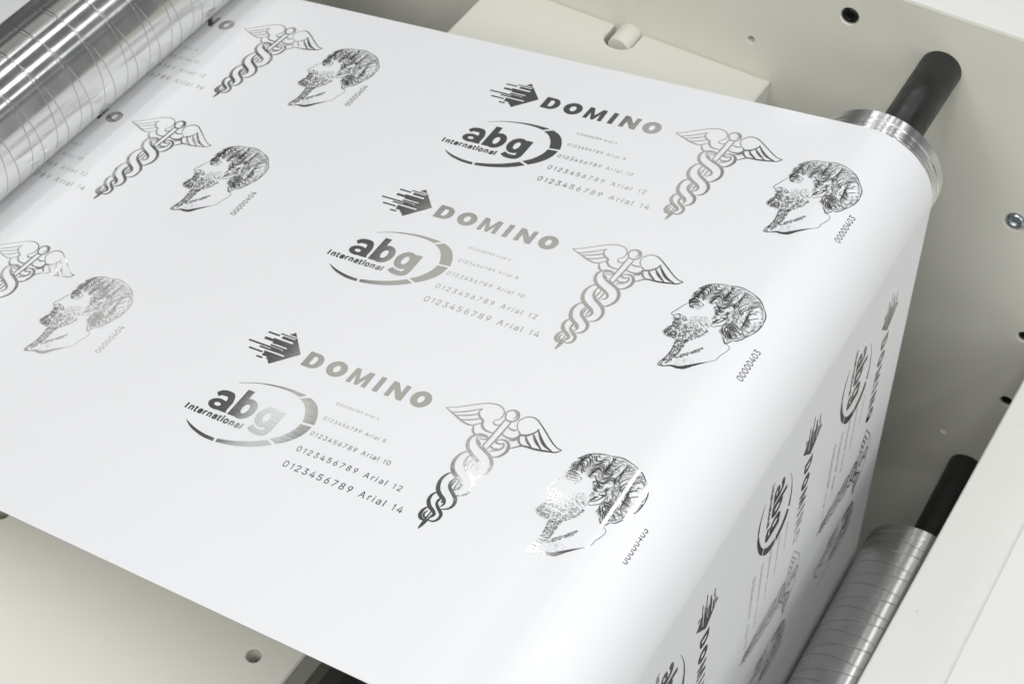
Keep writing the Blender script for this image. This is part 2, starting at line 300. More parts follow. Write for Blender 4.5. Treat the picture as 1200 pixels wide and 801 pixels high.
# ------------------------------------------------------------------ artwork data (sheet coordinates, 1e-5 repeats)
CADUCEUS = (
    '73,210,73:28546,-56 29008,157 29470,370 29938,617 30416,919 30900,1254 31384,1589 31871,1922 32358,2255 32829,2560 33277,2831 33708,3075 34132,3275 34553,3431 34967,3544 35361,3605 35736,3612 36091,3567 36420,3473 36729,3324 37013,3125 37241,2896 37403,2631 37510,2336 37567,2047 37571,1768 37524,1495 37443,1256 37313,1066 37149,909 37012,772 36930,656 36875,559 36820,462;'
    '88,252,88:36820,462 36894,332 36968,202 37077,99 37249,26 37457,-20 37646,-22 37792,42 37921,149 38049,257;'
    '85,315,85:28546,-56 28877,-188 29209,-320 29548,-448 29902,-570 30263,-688 30615,-810 30940,-937 31257,-1068 31607,-1197 32026,-1336 32479,-1474 32901,-1577 33269,-1641 33606,-1670 33922,-1634 34218,-1510 34492,-1323 34751,-1106 34990,-865 35214,-595 35437,-326;'
    '73,252,73:29911,-579 30302,-376 30694,-173 31115,59 31593,336 32101,642 32593,964 33050,1302 33491,1656 33932,2010;'
    '81,294,81:30786,-859 31254,-663 31722,-468 32158,-271 32554,-74 32917,124 33242,319 33511,509 33740,697 33970,884;'
    '81,294,81:31837,-1301 32263,-1165 32690,-1029 33073,-884 33388,-726 33660,-559 33923,-387 34185,-210 34437,-28 34690,154;'
    '176,399,176:33932,2010 33850,1787 33767,1565 33740,1343 33794,1117 33904,891 34055,683 34259,493 34505,320 34736,173 34941,76 35133,4 35289,-113 35378,-313 35432,-558 35530,-794 35710,-1011 35935,-1219 36171,-1388 36411,-1503 36663,-1579 36919,-1627 37189,-1648 37462,-1642 37696,-1622 37864,-1587 37993,-1538 38122,-1489;'
    '176,378,176:34481,-1526 34562,-1737 34644,-1948 34751,-2153 34898,-2364 35070,-2569 35243,-2727 35409,-2806 35577,-2839 35744,-2871;'
    '88,252,88:35368,-353 35428,-511 35488,-668 35548,-825;'
    '73,210,73:41155,502 40943,735 40731,968 40568,1229 40464,1544 40408,1888 40422,2216 40525,2526 40697,2821 40903,3069 41134,3262 41400,3409 41693,3502 42010,3551 42355,3546 42737,3453 43164,3243 43627,2945 44113,2614 44620,2260 45150,1875 45686,1485 46247,1077 46814,665 47321,323 47732,81 48082,-92 48407,-216 48710,-283 48986,-301 49263,-319;'
    '96,315,96:41155,502 41011,379 40868,255 40703,166 40497,126 40269,120 40056,137 39875,181 39710,248 39544,316;'
    '88,357,88:49263,-319 49048,-592 48834,-866 48588,-1081 48301,-1196 47984,-1253 47640,-1317 47263,-1414 46860,-1518 46451,-1612 46034,-1693 45611,-1763 45208,-1816 44836,-1841 44485,-1848 44152,-1868 43841,-1897 43549,-1938 43264,-2040 42978,-2243 42700,-2505 42447,-2749 42236,-2941 42051,-3115 41865,-3288;'
    '176,399,176:39223,-1121 39459,-1225 39695,-1329 39934,-1410 40175,-1462 40419,-1492 40669,-1495 40940,-1471 41216,-1420 41458,-1328 41653,-1176 41813,-983 41936,-792 41981,-611 41989,-432 42071,-279 42297,-176 42598,-99 42875,7 43092,166 43285,352 43460,549 43625,748 43772,958 43888,1181 43959,1422 43998,1676 44037,1930;'
    '88,252,88:41291,403 41551,175 41811,-52 42071,-279;'
    '96,336,96:42071,-279 42105,-545 42140,-811 42217,-1059 42358,-1291 42542,-1505 42744,-1682 42965,-1802 43204,-1885 43443,-1967;'
    '96,399,96:42847,-42 43064,-322 43280,-601 43574,-891 43997,-1196 44497,-1511 44997,-1827;'
    '103,420,103:43719,730 44040,376 44361,23 44749,-339 45250,-716 45818,-1103 46385,-1489;'
    '110,462,110:43986,1718 44423,1240 44860,763 45288,334 45692,-28 46088,-342 46515,-608 46996,-811 47509,-968 48022,-1124;'
    '96,315,96:40958,-1873 41205,-1785 41451,-1696 41678,-1582 41871,-1425 42044,-1242 42217,-1059;'
    '252,294,252:37976,2015 37873,2278 37770,2541 37727,2776 37771,2969 37875,3134 38010,3281 38172,3422 38365,3546 38577,3624 38815,3653 39072,3636 39306,3563 39511,3416 39694,3212 39836,2993 39938,2762 39998,2516 40000,2280 39928,2055 39797,1842 39638,1669 39451,1548 39236,1468 39023,1423 38818,1407 38615,1426 38428,1495 38266,1635 38121,1825 37976,2015;'
    '73,252,73:38803,3362 38993,3319 39183,3276 39343,3186 39474,3016 39575,2799 39610,2591 39545,2412 39413,2241 39282,2070;'
    '218,294,218:38291,1440 38256,793 38222,146 38187,-500 38156,-1143 38124,-1785 38085,-2424 38035,-3058 37978,-3690 37921,-4321;'
    '218,294,218:39417,1464 39389,800 39361,136 39321,-544 39264,-1247 39195,-1966 39120,-2693 39039,-3431 38952,-4177 38865,-4923;'
    '81,231,81:37921,-4321 38100,-4459 38279,-4598 38446,-4715 38593,-4798 38729,-4861 38865,-4923;'
    '88,294,88:37937,-7110 37915,-7365 37894,-7621 37877,-7884 37865,-8157 37858,-8436 37851,-8716;'
    '88,294,88:38702,-7097 38683,-7399 38663,-7700 38642,-8019 38616,-8366 38589,-8731 38561,-9095;'
    '88,294,88:37846,-11609 37829,-11807 37812,-12005 37807,-12213 37823,-12440 37852,-12678 37881,-12916;'
    '88,294,88:38469,-11499 38468,-11766 38466,-12034 38465,-12308 38467,-12595 38470,-12889 38473,-13183;'
    '88,252,88:37673,-15407 37683,-15644 37692,-15882 37702,-16119;'
    '88,252,88:38181,-15340 38188,-15603 38194,-15865 38200,-16128;'
    '96,315,96:37732,-17906 37738,-18384 37745,-18861 37746,-19329 37736,-19798 37721,-20257 37711,-20658 37712,-20966 37718,-21215 37724,-21465;'
    '96,315,96:38326,-17943 38263,-18402 38200,-18861 38141,-19305 38094,-19737 38051,-20155 37994,-20539 37913,-20870 37819,-21168 37724,-21465;'
    '132,546,132:37653,-2446 37348,-2425 37043,-2405 36751,-2426 36473,-2504 36209,-2623 35972,-2779 35756,-2974 35566,-3206 35432,-3458 35364,-3729 35352,-4021 35387,-4319 35467,-4625 35595,-4936 35766,-5234 35986,-5513 36251,-5778 36545,-6018 36874,-6226 37232,-6409 37582,-6578 37915,-6729 38239,-6866 38544,-7012 38835,-7170 39105,-7337 39322,-7516 39476,-7722 39575,-7940 39617,-8141 39588,-8313 39501,-8467 39385,-8608 39241,-8733 39068,-8845 38896,-8957;'
    '110,546,110:36293,-3301 36385,-3539 36476,-3777 36633,-4005 36887,-4220 37206,-4425 37561,-4619 37961,-4798 38397,-4966 38816,-5132 39203,-5288 39573,-5441 39916,-5626 40236,-5854 40530,-6113 40782,-6396 40990,-6707 41157,-7041 41275,-7387 41344,-7749 41365,-8122 41333,-8475 41235,-8801 41084,-9108 40914,-9386 40741,-9645 40548,-9874 40323,-10035 40050,-10091 39744,-10079 39439,-10067;'
    '88,294,88:36136,-3518 36193,-3325 36250,-3132 36358,-2969 36546,-2847 36785,-2756 37040,-2693 37346,-2646 37668,-2627 37860,-2668 37850,-2817 37711,-3026 37512,-3191 37260,-3262 36948,-3289 36636,-3316;'
    '88,420,88:36741,-3503 36742,-3651 36743,-3800 36815,-3932 37005,-4037 37267,-4125 37529,-4214;'
    '125,504,125:39425,-2494 39672,-2346 39920,-2197 40180,-2112 40473,-2113 40778,-2178 41049,-2293 41275,-2462 41466,-2682 41618,-2934 41732,-3227 41806,-3552 41827,-3869 41785,-4167 41690,-4456 41560,-4730 41396,-5001 41198,-5257 40974,-5457 40721,-5567 40442,-5621 40163,-5675;'
    '88,336,88:40470,-2641 40617,-2768 40763,-2894 40860,-3053 40896,-3268 40882,-3516 40806,-3756 40651,-3976 40433,-4187 40191,-4384 39930,-4557 39645,-4715 39361,-4872;'
    '88,315,88:39425,-2494 39400,-2690 39375,-2886 39439,-3021 39671,-3065 39991,-3048 40252,-2996 40385,-2905 40459,-2780 40532,-2654;'
    '81,294,81:38925,-3838 39181,-3987 39437,-4135 39684,-4212 39914,-4169 40136,-4053 40358,-3938;'
    '147,630,147:36692,-6034 36431,-6231 36169,-6429 35946,-6678 35767,-7006 35628,-7384 35547,-7784 35531,-8209 35573,-8655 35679,-9082 35858,-9486 36099,-9871 36383,-10212 36720,-10495 37099,-10735 37470,-10952 37830,-11143 38183,-11312 38492,-11490 38754,-11686 38972,-11892 39119,-12111 39180,-12357 39170,-12616 39102,-12849 38964,-13037 38769,-13198 38574,-13360;'
    '110,567,110:37353,-6369 37246,-6622 37139,-6876 37079,-7159 37079,-7499 37127,-7868 37238,-8220 37423,-8538 37670,-8837 37967,-9115 38329,-9362 38740,-9588 39136,-9822 39509,-10070 39868,-10326 40181,-10608 40443,-10927 40659,-11272 40811,-11631 40887,-12015 40899,-12414 40859,-12777 40767,-13092 40623,-13372 40432,-13607 40181,-13779 39883,-13905 39586,-14032;'
    '147,630,147:36646,-10476 36390,-10755 36134,-11033 35938,-11361 35814,-11768 35751,-12225 35765,-12689 35876,-13169 36066,-13656 36300,-14084 36579,-14420 36903,-14696 37235,-14936 37588,-15128 37950,-15284 38249,-15457 38465,-15673 38617,-15906 38696,-16137 38674,-16360 38578,-16581 38481,-16802;'
    '110,567,110:37708,-11223 37566,-11514 37425,-11804 37359,-12104 37393,-12425 37503,-12755 37693,-13067 37995,-13346 38378,-13606 38755,-13868 39121,-14128 39480,-14389 39766,-14681 39957,-15029 40075,-15407 40113,-15762 40061,-16082 39929,-16378 39744,-16634 39496,-16828 39194,-16981 38891,-17134;'
    '147,588,147:36647,-14634 36456,-14848 36265,-15063 36138,-15319 36095,-15649 36116,-16022 36208,-16379 36388,-16714 36639,-17035 36919,-17311 37235,-17518 37579,-17680 37885,-17841 38149,-18012 38376,-18182 38517,-18364 38525,-18566 38447,-18781 38369,-18996;'
    '110,504,110:37738,-15235 37648,-15455 37558,-15675 37523,-15904 37555,-16151 37641,-16407 37796,-16657 38057,-16899 38388,-17137 38695,-17359 38961,-17548 39202,-17722 39380,-17931 39479,-18210 39514,-18523 39484,-18813 39382,-19070 39216,-19303 39002,-19476 38733,-19560 38416,-19583 38100,-19607;'
    '132,546,132:36970,-17398 36798,-17659 36626,-17920 36510,-18202 36463,-18532 36471,-18883 36545,-19191 36701,-19440 36922,-19646 37169,-19785 37434,-19829 37724,-19807 38014,-19785;'
    '88,336,88:37227,-18117 37128,-18371 37030,-18624 37004,-18855 37098,-19078 37264,-19278 37428,-19391 37564,-19368 37698,-19259 37832,-19150;')
PORTRAIT = (
    '0.7,1.3,0.9,3:52271,-4168 52043,-4533 51669,-5229 51271,-6205 50865,-7114 50868,-7449 51274,-7617 51557,-7365;'
    '0.8,2.2,0.6,3:51557,-7365 51901,-7089 52316,-7185 52259,-7544;'
    '0.6,1.4,0.6,3:51314,-7600 51612,-8079 52016,-8246 51984,-8792 51888,-9165;'
    '0.6,2,0.5,3:51641,-8134 52287,-8066 52573,-7681;'
    '0.8,2.6,0.6,3:51916,-9220 52500,-9176 53083,-9132;'
    '0.6,1.6,0.5,3:51973,-9329 52278,-9633 52628,-9653 52542,-9954;'
    '0.5,1.4,0.4,3:52516,-7102 53141,-7278 53541,-7679 53528,-8217;'
    '0.4,1,0.3,3:52459,-7461 53017,-7697 53366,-8185;'
    '1,3.2,0.6,3:52248,-4314 52288,-3583 52692,-3179 53440,-3212 54082,-3424;'
    '0.8,2.4,0.5,3:52512,-4544 52648,-3809 53252,-3561 54055,-3706;'
    '1,2.6,0.6,3:53045,-5203 52937,-4707 53236,-4246 53896,-4109 54615,-4286;'
    '0.5,1.2,0.4,3:53274,-5176 53464,-4693 53994,-4542 54580,-4502;'
    '1.4,2.6,1,3:52925,-4780 53306,-4859 53423,-5182;'
    '0.4,1.4,0.4,3:54098,-3552 54521,-3717 54707,-4180;'
    '0.3,0.8,0.3,3:53692,-5138 54221,-4987 54676,-4597;'
    '0.8,2,0.4,3:52184,-4000 52650,-4622 52839,-5085;'
    '0.6,1.8,0.4,3:51954,-3550 52374,-3990 52616,-4366;'
    '0.6,1.8,0.4,3:52164,-3532 52556,-3915 52817,-4283;'
    '0.6,1.8,0.4,3:52375,-3514 52737,-3841 53018,-4200;'
    '0.6,1.8,0.4,3:52585,-3495 52918,-3766 53219,-4117;'
    '0.6,1.8,0.4,3:52795,-3477 53100,-3692 53420,-4034;'
    '0.6,1.8,0.4,3:53005,-3459 53281,-3617 53621,-3952;'
    '0.6,1.8,0.4,3:53215,-3440 53462,-3543 53822,-3869;'
    '0.8,2,0.8,3:57608,-7414 57964,-6935 58487,-6553 58888,-5923 59223,-5255 59256,-4743 58883,-4565 58469,-4837 58265,-5387;'
    '0.8,2.4,0.6,3:58265,-5387 58715,-5333 58956,-5100 59043,-5660 58772,-6170;'
    '0.6,1.4,0.8,3:57608,-7414 58093,-7574 58786,-7153 59379,-6676 59560,-5842 59324,-4881;'
    '1.2,3.4,0.8,3:57896,-6799 58057,-6070 58527,-5676;'
    '1,2.6,0.6,3:57608,-6985 57890,-6404 58378,-6334;'
    '0.6,1.6,0.4,3:58915,-5978 59048,-5526;'
    '0.6,1.6,0.8,3:54159,-12362 54404,-13429 54542,-14791 54418,-16192 54090,-17288 54078,-18121 54740,-18156;'
    '1,5.5,0.8,3:54740,-18156 56003,-17492 56815,-17462 57583,-17262 58529,-16543 59703,-15539 60863,-14599;'
    '0.6,4,0.6,3:56251,-17513 57663,-17417 58481,-16816 59424,-15910;'
    '0.8,0.9,0.6,3:60863,-14599 61634,-13910 61851,-13320 61860,-12775 62216,-11943 62478,-11058 62348,-10460 61892,-10199 61393,-10134;'
    '0.6,2.2,0.6,3:60422,-9020 60983,-9586 61431,-10115 61879,-10077;'
    '0.8,1.7,0.8,4:52173,-719 53233,576 54784,1380 56557,1723;'
    '0.8,1.7,0.8,4:56557,1723 58363,1978 60514,1490;'
    '0.8,1.7,0.8,4:60514,1490 62231,628 63588,-714;'
    '0.8,1.7,0.8,4:63588,-714 64447,-1937 64767,-3578;'
    '0.8,1.7,0.8,4:64767,-3578 64578,-5163 64013,-6747;'
    '0.8,1.7,0.8,4:64013,-6747 63516,-7672 63279,-8152 62704,-8899 62254,-8936;'
    '0.8,1.7,0.8,4:62254,-8936 61889,-9621 61431,-10115;'
    '0.8,1.5,0.4,3:58848,979 58496,222 58139,-1011 58364,-2202;'
    '0.8,1.5,0.4,3:59957,158 59572,-524 59145,-1611 59315,-2692;'
    '0.8,1.5,0.4,3:61030,-657 60616,-1275 60122,-2217 60238,-3188;'
    '0.8,1.5,0.4,3:62018,-1421 61586,-1999 61041,-2829 61103,-3690;'
    '0.8,1.5,0.4,3:62911,-2152 62459,-2690 61866,-3418 61877,-4174;'
    '0.8,1.5,0.4,3:63706,-2879 63231,-3376 62588,-4005 62551,-4662;'
    '0.4,1.1,0.4,3:62368,-1643 61904,-2400 62186,-3575 62933,-4290;'
    '0.4,1.1,0.4,3:62389,-2032 61932,-2752 62207,-3861 62934,-4487;'
    '0.4,1.1,0.4,3:62409,-2419 61959,-3103 62227,-4148 62935,-4684;'
    '0.4,1.1,0.4,3:62430,-2806 61986,-3453 62247,-4433 62935,-4881;'
    '0.4,1.1,0.4,3:62451,-3193 62013,-3803 62267,-4719 62936,-5078;'
    '0.4,1.1,0.4,3:62471,-3578 62040,-4152 62287,-5003 62937,-5274;'
    '0.4,1.1,0.4,3:62491,-3963 62067,-4500 62307,-5288 62938,-5470;'
    '0.4,1.1,0.4,3:62512,-4347 62094,-4848 62327,-5572 62939,-5666;'
    '0.4,1.1,0.4,3:62532,-4730 62121,-5195 62347,-5856 62939,-5862;'
    '0.4,1.1,0.4,3:62552,-5113 62148,-5542 62367,-6139 62940,-6058;')
REGIONS = {
    'beard': '51501,-7958 52359,-7268 53353,-7691 53638,-8570 54681,-8864 55593,-7922 56644,-6922 57549,-7438 57702,-8690 57245,-9764 56537,-10713 55438,-11826 54119,-12053 53246,-12224 52017,-11952 51537,-11364 51718,-10231 52318,-9617',
    'chin': '52258,-9642 51718,-10231 51474,-11060 51668,-11704 52269,-12109 53218,-12170 53992,-12041 53531,-10925',
    'jaw': '53894,-12083 55410,-11772 56510,-10659 57218,-9710 57674,-8635 57995,-8895 57422,-10114 56560,-11224 55560,-12294 54397,-12588',
    'cheek': '53413,-7666 54427,-6578 56485,-5892 57265,-6730 55850,-7484 54653,-8809',
    'nk': '54103,-12484 56027,-11578 55960,-12839 55931,-14622 55582,-16687 54701,-18173 54078,-18121 54432,-16218 54554,-14722',
    'st': '55766,-16131 56459,-14495 57547,-13618 58475,-12424 58932,-12070 58713,-13126 57787,-14317 56728,-15245',
    'nk2': '56638,-17348 55650,-16817 55941,-15099 57243,-14867 58939,-15420 58308,-16480',
    'hair': '52017,-3865 51971,-3202 52098,-2398 52173,-719 53248,548 54798,1352 56572,1694 58377,1949 60528,1461 62244,602 63588,-714 64411,-1963 64726,-3544 64549,-5153 63989,-6699 63255,-8103 62217,-8860 61392,-9941 60422,-9020 59260,-8202 59416,-6990 59595,-5431 59287,-4564 58261,-4657 58078,-5730 57630,-6744 56990,-6181 57001,-4911 56148,-3687 55045,-3027 53800,-2962 52692,-3179',
    'top': '52046,-3921 51971,-3202 52098,-2398 52173,-719 53233,576 53914,681 52998,-898 53182,-2705 52792,-3376',}
RING = (
    '-5627,-9117 -5056,-8842 -4484,-8568 -3875,-8304 -3244,-8056 -2576,-7819 -1787,-7590 -782,-7352 344,-7123 1394,-6949 2270,-6857 3070,-6820 3887,-6808 4757,-6819 5643,-6855 6529,-6892 5515,-7657 4865,-7543 4215,-7430 3527,-7352 2793,-7319 2022,-7321 1194,-7367 260,-7464 -730,-7606 -1644,-7771 -2430,-7957 -3140,-8168 -3803,-8395 -4411,-8641 -4972,-8905 -5533,-9168;'
    '7373,-7061 7943,-7283 8514,-7504 9022,-7764 9437,-8081 9791,-8436 10111,-8814 10405,-9210 10666,-9628 10898,-10070 11092,-10545 11257,-11043 11422,-11542 9270,-11793 9118,-11377 8967,-10961 8788,-10556 8570,-10160 8323,-9776 8053,-9417 7766,-9085 7454,-8779 7109,-8506 6713,-8280 6283,-8089 5852,-7897;'
    '11277,-11950 11232,-12445 11187,-12941 11091,-13433 10925,-13924 10708,-14413 10438,-14886 10100,-15348 9710,-15795 9311,-16205 8915,-16558 8510,-16874 8105,-17191 6546,-16688 6934,-16377 7323,-16067 7681,-15732 8002,-15355 8293,-14953 8544,-14553 8749,-14165 8914,-13779 9043,-13389 9125,-12992 9172,-12592 9218,-12191;'
    '7660,-17529 7209,-17840 6758,-18152 6258,-18460 5715,-18761 5124,-19058 4419,-19359 3535,-19682 2538,-20009 1559,-20283 648,-20469 -246,-20602 -1139,-20735 -1303,-20092 -474,-19889 355,-19687 1155,-19465 1927,-19213 2670,-18942 3352,-18666 3953,-18389 4492,-18106 4993,-17828 5454,-17557 5877,-17291 6300,-17024;'
    '-1609,-20800 -2336,-20804 -3062,-20808 -3798,-20760 -4577,-20632 -5366,-20452 -6075,-20258 -6661,-20062 -7166,-19851 -7623,-19625 -8026,-19377 -8381,-19113 -8736,-18849 -8677,-18824 -8364,-18967 -8052,-19110 -7662,-19261 -7160,-19431 -6582,-19608 -5953,-19768 -5263,-19911 -4523,-20036 -3798,-20126 -3114,-20160 -2444,-20158 -1774,-20156;')
GLYPHS = {
    'R0': '227,-7 174,1 130,24 95,62 69,113 53,178 48,254 53,330 69,395 95,447 130,484 174,508 227,516 279,508 323,484 358,447 384,395 400,330 405,254 400,178 384,113 359,62 323,24 279,1;227,50 261,56 290,74 313,103 330,144 340,194 344,254 340,314 330,365 313,405 290,435 261,453 227,460 192,453 163,435 140,405 123,365 113,314 109,254 113,194 123,144 140,103 163,74 192,56',
    'R1': '76,0 76,55 391,55 391,0;276,509 276,0 212,0 212,448 86,358 86,427 198,509',
    'R2': '64,0 64,47 234,229 261,257 282,282 299,305 311,327 318,348 320,371 317,397 308,419 293,436 273,449 250,457 224,460 196,457 172,447 153,433 139,413 130,390 127,362 66,362 71,405 86,442 111,473 143,496 182,511 225,516 268,511 306,497 337,474 361,445 376,411 381,372 378,345 371,318 357,290 336,259 306,223 267,180 153,60 389,57 389,0',
    'R3': '218,-7 173,-3 133,10 98,30 70,57 52,91 44,132 109,132 115,107 126,87 144,71 165,59 191,52 219,50 248,53 275,61 297,74 315,93 325,116 329,145 326,172 316,196 299,217 275,234 242,244 201,248 157,248 157,299 288,448 288,452 70,452 70,509 372,509 372,461 211,278 211,289 264,288 308,276 344,253 371,222 387,186 393,145 387,103 370,66 344,36 309,12 266,-2',
    'R4': '40,105 40,158 247,509 311,509 109,166 413,163 413,105;282,0 282,121 282,146 282,318 343,318 343,0',
    'R5': '221,-7 178,-2 140,11 108,32 83,60 66,93 60,130 122,130 127,108 138,89 154,73 173,60 196,52 221,50 250,53 276,64 298,82 314,104 324,131 328,162 324,193 314,221 297,244 275,262 248,273 218,277 192,275 167,268 145,258 128,246 67,253 96,509 366,509 366,452 151,452 134,301 155,315 178,325 203,331 229,334 263,330 294,321 321,306 345,285 364,260 379,231 388,199 391,163 385,117 369,76 343,41 309,15 268,-1',
    'R6': '226,-7 182,-1 142,15 109,40 84,74 69,115 64,162 68,199 80,239 102,285 137,340 252,509 322,509 151,261 145,261 154,275 165,288 179,299 196,307 214,312 235,314 278,309 316,295 346,271 370,240 384,201 389,157 384,112 368,73 343,39 310,14 271,-2;226,48 254,52 279,63 299,79 314,101 324,128 327,157 324,187 314,213 299,235 279,251 254,262 226,265 198,262 174,252 153,235 138,214 128,188 125,158 128,128 138,102 153,79 174,63 198,52',
    'R7': '97,0 323,448 323,452 62,452 62,509 391,509 391,449 165,0',
    'R8': '226,-7 178,-2 136,11 101,33 74,62 57,96 52,135 55,166 65,195 81,220 101,241 125,256 153,265 119,282 93,308 76,342 70,380 75,417 90,450 114,477 146,498 184,511 226,516 269,511 306,498 337,477 361,450 377,417 382,380 376,342 359,308 333,282 300,267 327,256 351,241 372,220 387,195 397,166 401,135 395,96 378,62 352,33 317,11 275,-2;226,49 258,52 285,60 307,74 323,91 333,113 337,139 333,165 322,189 305,208 283,223 256,232 226,235 196,232 169,223 147,208 130,189 119,165 115,139 119,113 129,91 145,74 167,60 195,52;226,290 252,292 274,300 293,313 307,330 316,351 319,376 316,399 308,420 294,437 275,449 252,457 226,460 200,457 177,449 159,437 145,420 136,399 133,376 136,351 145,330 159,313 178,300 201,292',
    'R9': '226,516 271,510 310,494 343,468 368,434 384,393 389,347 385,309 373,270 350,224 315,168 200,0 130,0 301,248 307,248 299,234 287,221 273,210 257,202 238,196 218,195 175,199 137,214 106,237 83,269 68,307 64,352 69,397 85,436 110,469 143,494 182,510;226,460 199,457 174,446 154,429 138,407 129,381 125,352 129,322 138,295 154,274 174,257 199,247 226,243 254,247 279,257 299,273 314,295 324,321 327,350 324,381 314,407 299,429 279,446 254,457',
    'RA': '16,0 201,509 276,509 463,0 395,0 287,302 276,334 264,372 250,420 232,478 245,478 228,419 213,371 201,333 191,302 85,0;110,142 110,199 370,199 370,142',
    'Ra': '160,-9 126,-5 94,5 68,22 48,45 35,73 30,108 34,138 43,161 58,179 78,193 100,203 125,211 152,216 178,220 209,224 234,227 252,230 265,235 273,243 276,255 273,279 267,297 256,311 240,322 220,329 196,331 171,329 149,322 132,313 118,301 107,288 100,274 41,291 57,322 79,346 104,364 133,375 163,382 194,384 215,383 239,379 263,372 286,360 306,343 322,320 333,290 337,251 337,0 277,0 277,52 272,52 264,38 252,25 236,12 215,1 190,-6;170,45 202,49 228,59 248,74 263,93 272,115 276,138 276,190 270,186 259,182 246,179 231,176 216,173 200,171 186,169 175,168 154,164 134,159 117,150 103,139 95,124 92,105 94,87 102,72 114,61 130,52 149,47',
    'Ri': '53,0 53,379 114,379 114,0;84,443 67,446 54,455 44,468 41,483 44,499 54,512 67,521 84,524 100,521 114,512 123,499 126,483 123,468 114,455 100,446',
    'Rl': '139,-2 101,3 74,20 58,47 53,84 53,509 114,509 114,99 115,77 120,62 130,54 146,52 154,52 160,53 165,53 170,54 181,3 172,1 162,-1 151,-2',
    'Rr': '53,0 53,379 112,379 112,321 130,347 152,367 181,380 213,385 221,385 229,384 237,384 243,384 243,322 239,323 230,324 219,325 207,326 182,323 159,315 140,301 126,284 117,262 114,237 114,0',
    'Ba': '160,-9 137,-7 115,-3 94,5 76,15 60,29 48,45 38,63 32,84 30,108 32,128 36,146 43,161 53,174 64,184 78,193 92,200 108,206 125,211 143,214 161,217 178,220 200,223 218,225 234,227 247,229 257,231 265,235 271,240 274,246 276,255 275,272 272,285 267,297 260,307 251,315 240,322 227,327 212,330 196,331 178,330 163,327 149,322 137,316 127,309 118,301 110,292 104,283 100,274 41,291 51,313 64,331 79,346 95,358 114,368 133,375 153,380 173,383 194,384 208,384 223,382 239,379 255,375 271,369 286,360 300,350 312,336 322,320 330,301 335,278 337,251 337,0 277,0 277,52 272,52 267,43 260,34 252,25 242,16 229,8 215,1 199,-4 181,-7;170,45 192,47 211,51 228,59 242,68 254,80 263,93 270,108 274,122 276,138 276,190 272,187 267,184 259,182 251,180 241,178 231,176 221,174 210,173 200,171 191,170 182,169 175,168 161,166 147,163 134,159 122,153 112,147 103,139 97,130 93,118 92,105 93,93 96,82 102,72 109,64 119,57 130,52 142,48 156,46',
    'Bb': '229,-8 208,-7 189,-3 172,4 159,12 147,21 138,31 130,41 123,50 118,59 112,59 112,0 53,0 53,509 114,509 114,319 118,319 123,327 130,336 137,346 147,355 158,364 171,373 188,379 207,383 229,384 259,382 287,374 313,361 335,342 354,320 370,293 381,261 388,227 390,189 388,151 381,116 370,84 355,57 336,34 313,16 288,3 260,-6;220,47 242,49 262,55 279,66 294,80 306,97 316,117 323,139 327,163 328,189 327,215 323,239 316,261 307,281 295,298 280,311 262,322 243,328 220,330 198,328 178,322 161,312 147,299 134,282 125,263 118,241 114,216 113,189 114,162 118,138 125,115 135,95 147,78 162,65 179,55 198,49',
    'Bg': '207,-151 180,-149 156,-146 134,-140 114,-132 97,-122 82,-110 70,-97 59,-84 51,-69 101,-41 107,-49 114,-57 122,-66 131,-74 142,-82 154,-88 169,-93 187,-96 207,-97 236,-95 261,-87 282,-75 298,-58 308,-34 311,-6 311,68 306,68 301,60 294,51 287,41 277,32 266,23 252,16 236,10 217,6 195,5 165,7 138,14 113,27 90,43 71,65 55,90 43,120 36,154 34,191 36,229 43,263 55,293 71,320 90,342 112,361 138,374 166,382 196,384 218,383 237,379 253,373 267,365 279,356 288,346 296,336 302,327 308,319 313,319 313,379 372,379 372,-9 370,-40 363,-67 350,-90 334,-109 314,-124 291,-136 265,-144 237,-149;205,59 227,61 246,66 264,75 278,87 290,103 300,121 307,142 311,166 312,193 311,219 307,242 300,264 291,283 279,299 264,312 247,322 227,328 205,330 182,328 163,322 145,312 130,298 118,282 109,262 102,241 98,218 96,193 98,167 102,144 109,123 118,104 131,88 145,76 163,66 183,61',
    'MI': '31,0 31,57 118,57 118,452 31,452 31,509 269,509 269,452 183,452 183,57 269,57 269,0',
    'Ma': '160,-9 126,-5 94,5 68,22 48,45 35,73 30,108 34,138 43,161 58,179 78,193 100,203 125,211 152,216 178,220 209,224 234,227 252,230 265,235 273,243 276,255 273,279 267,297 256,311 240,322 220,329 196,331 171,329 149,322 132,313 118,301 107,288 100,274 41,291 57,322 79,346 104,364 133,375 163,382 194,384 215,383 239,379 263,372 286,360 306,343 322,320 333,290 337,251 337,0 277,0 277,52 272,52 264,38 252,25 236,12 215,1 190,-6;170,45 202,49 228,59 248,74 263,93 272,115 276,138 276,190 270,186 259,182 246,179 231,176 216,173 200,171 186,169 175,168 154,164 134,159 117,150 103,139 95,124 92,105 94,87 102,72 114,61 130,52 149,47',
    'Me': '212,-8 161,-2 117,16 82,46 56,85 40,132 34,187 39,242 55,290 81,329 115,359 157,378 205,384 236,382 266,374 294,361 319,341 341,315 357,282 368,242 371,194 371,169 75,169 75,221 338,221 310,202 307,237 298,269 283,294 263,314 237,326 205,330 173,326 146,313 125,294 109,270 99,241 96,211 96,178 100,139 110,106 128,80 151,61 179,50 212,46 234,48 254,53 271,61 285,73 297,88 306,105 365,91 353,63 335,39 311,19 283,4 249,-5',
    'Mi': '53,0 53,379 114,379 114,0;84,443 67,446 54,455 44,468 41,483 44,499 54,512 67,521 84,524 100,521 114,512 123,499 126,483 123,468 114,455 100,446',
    'Ml': '139,-2 101,3 74,20 58,47 53,84 53,509 114,509 114,99 115,77 120,62 130,54 146,52 154,52 160,53 165,53 170,54 181,3 172,1 162,-1 151,-2',
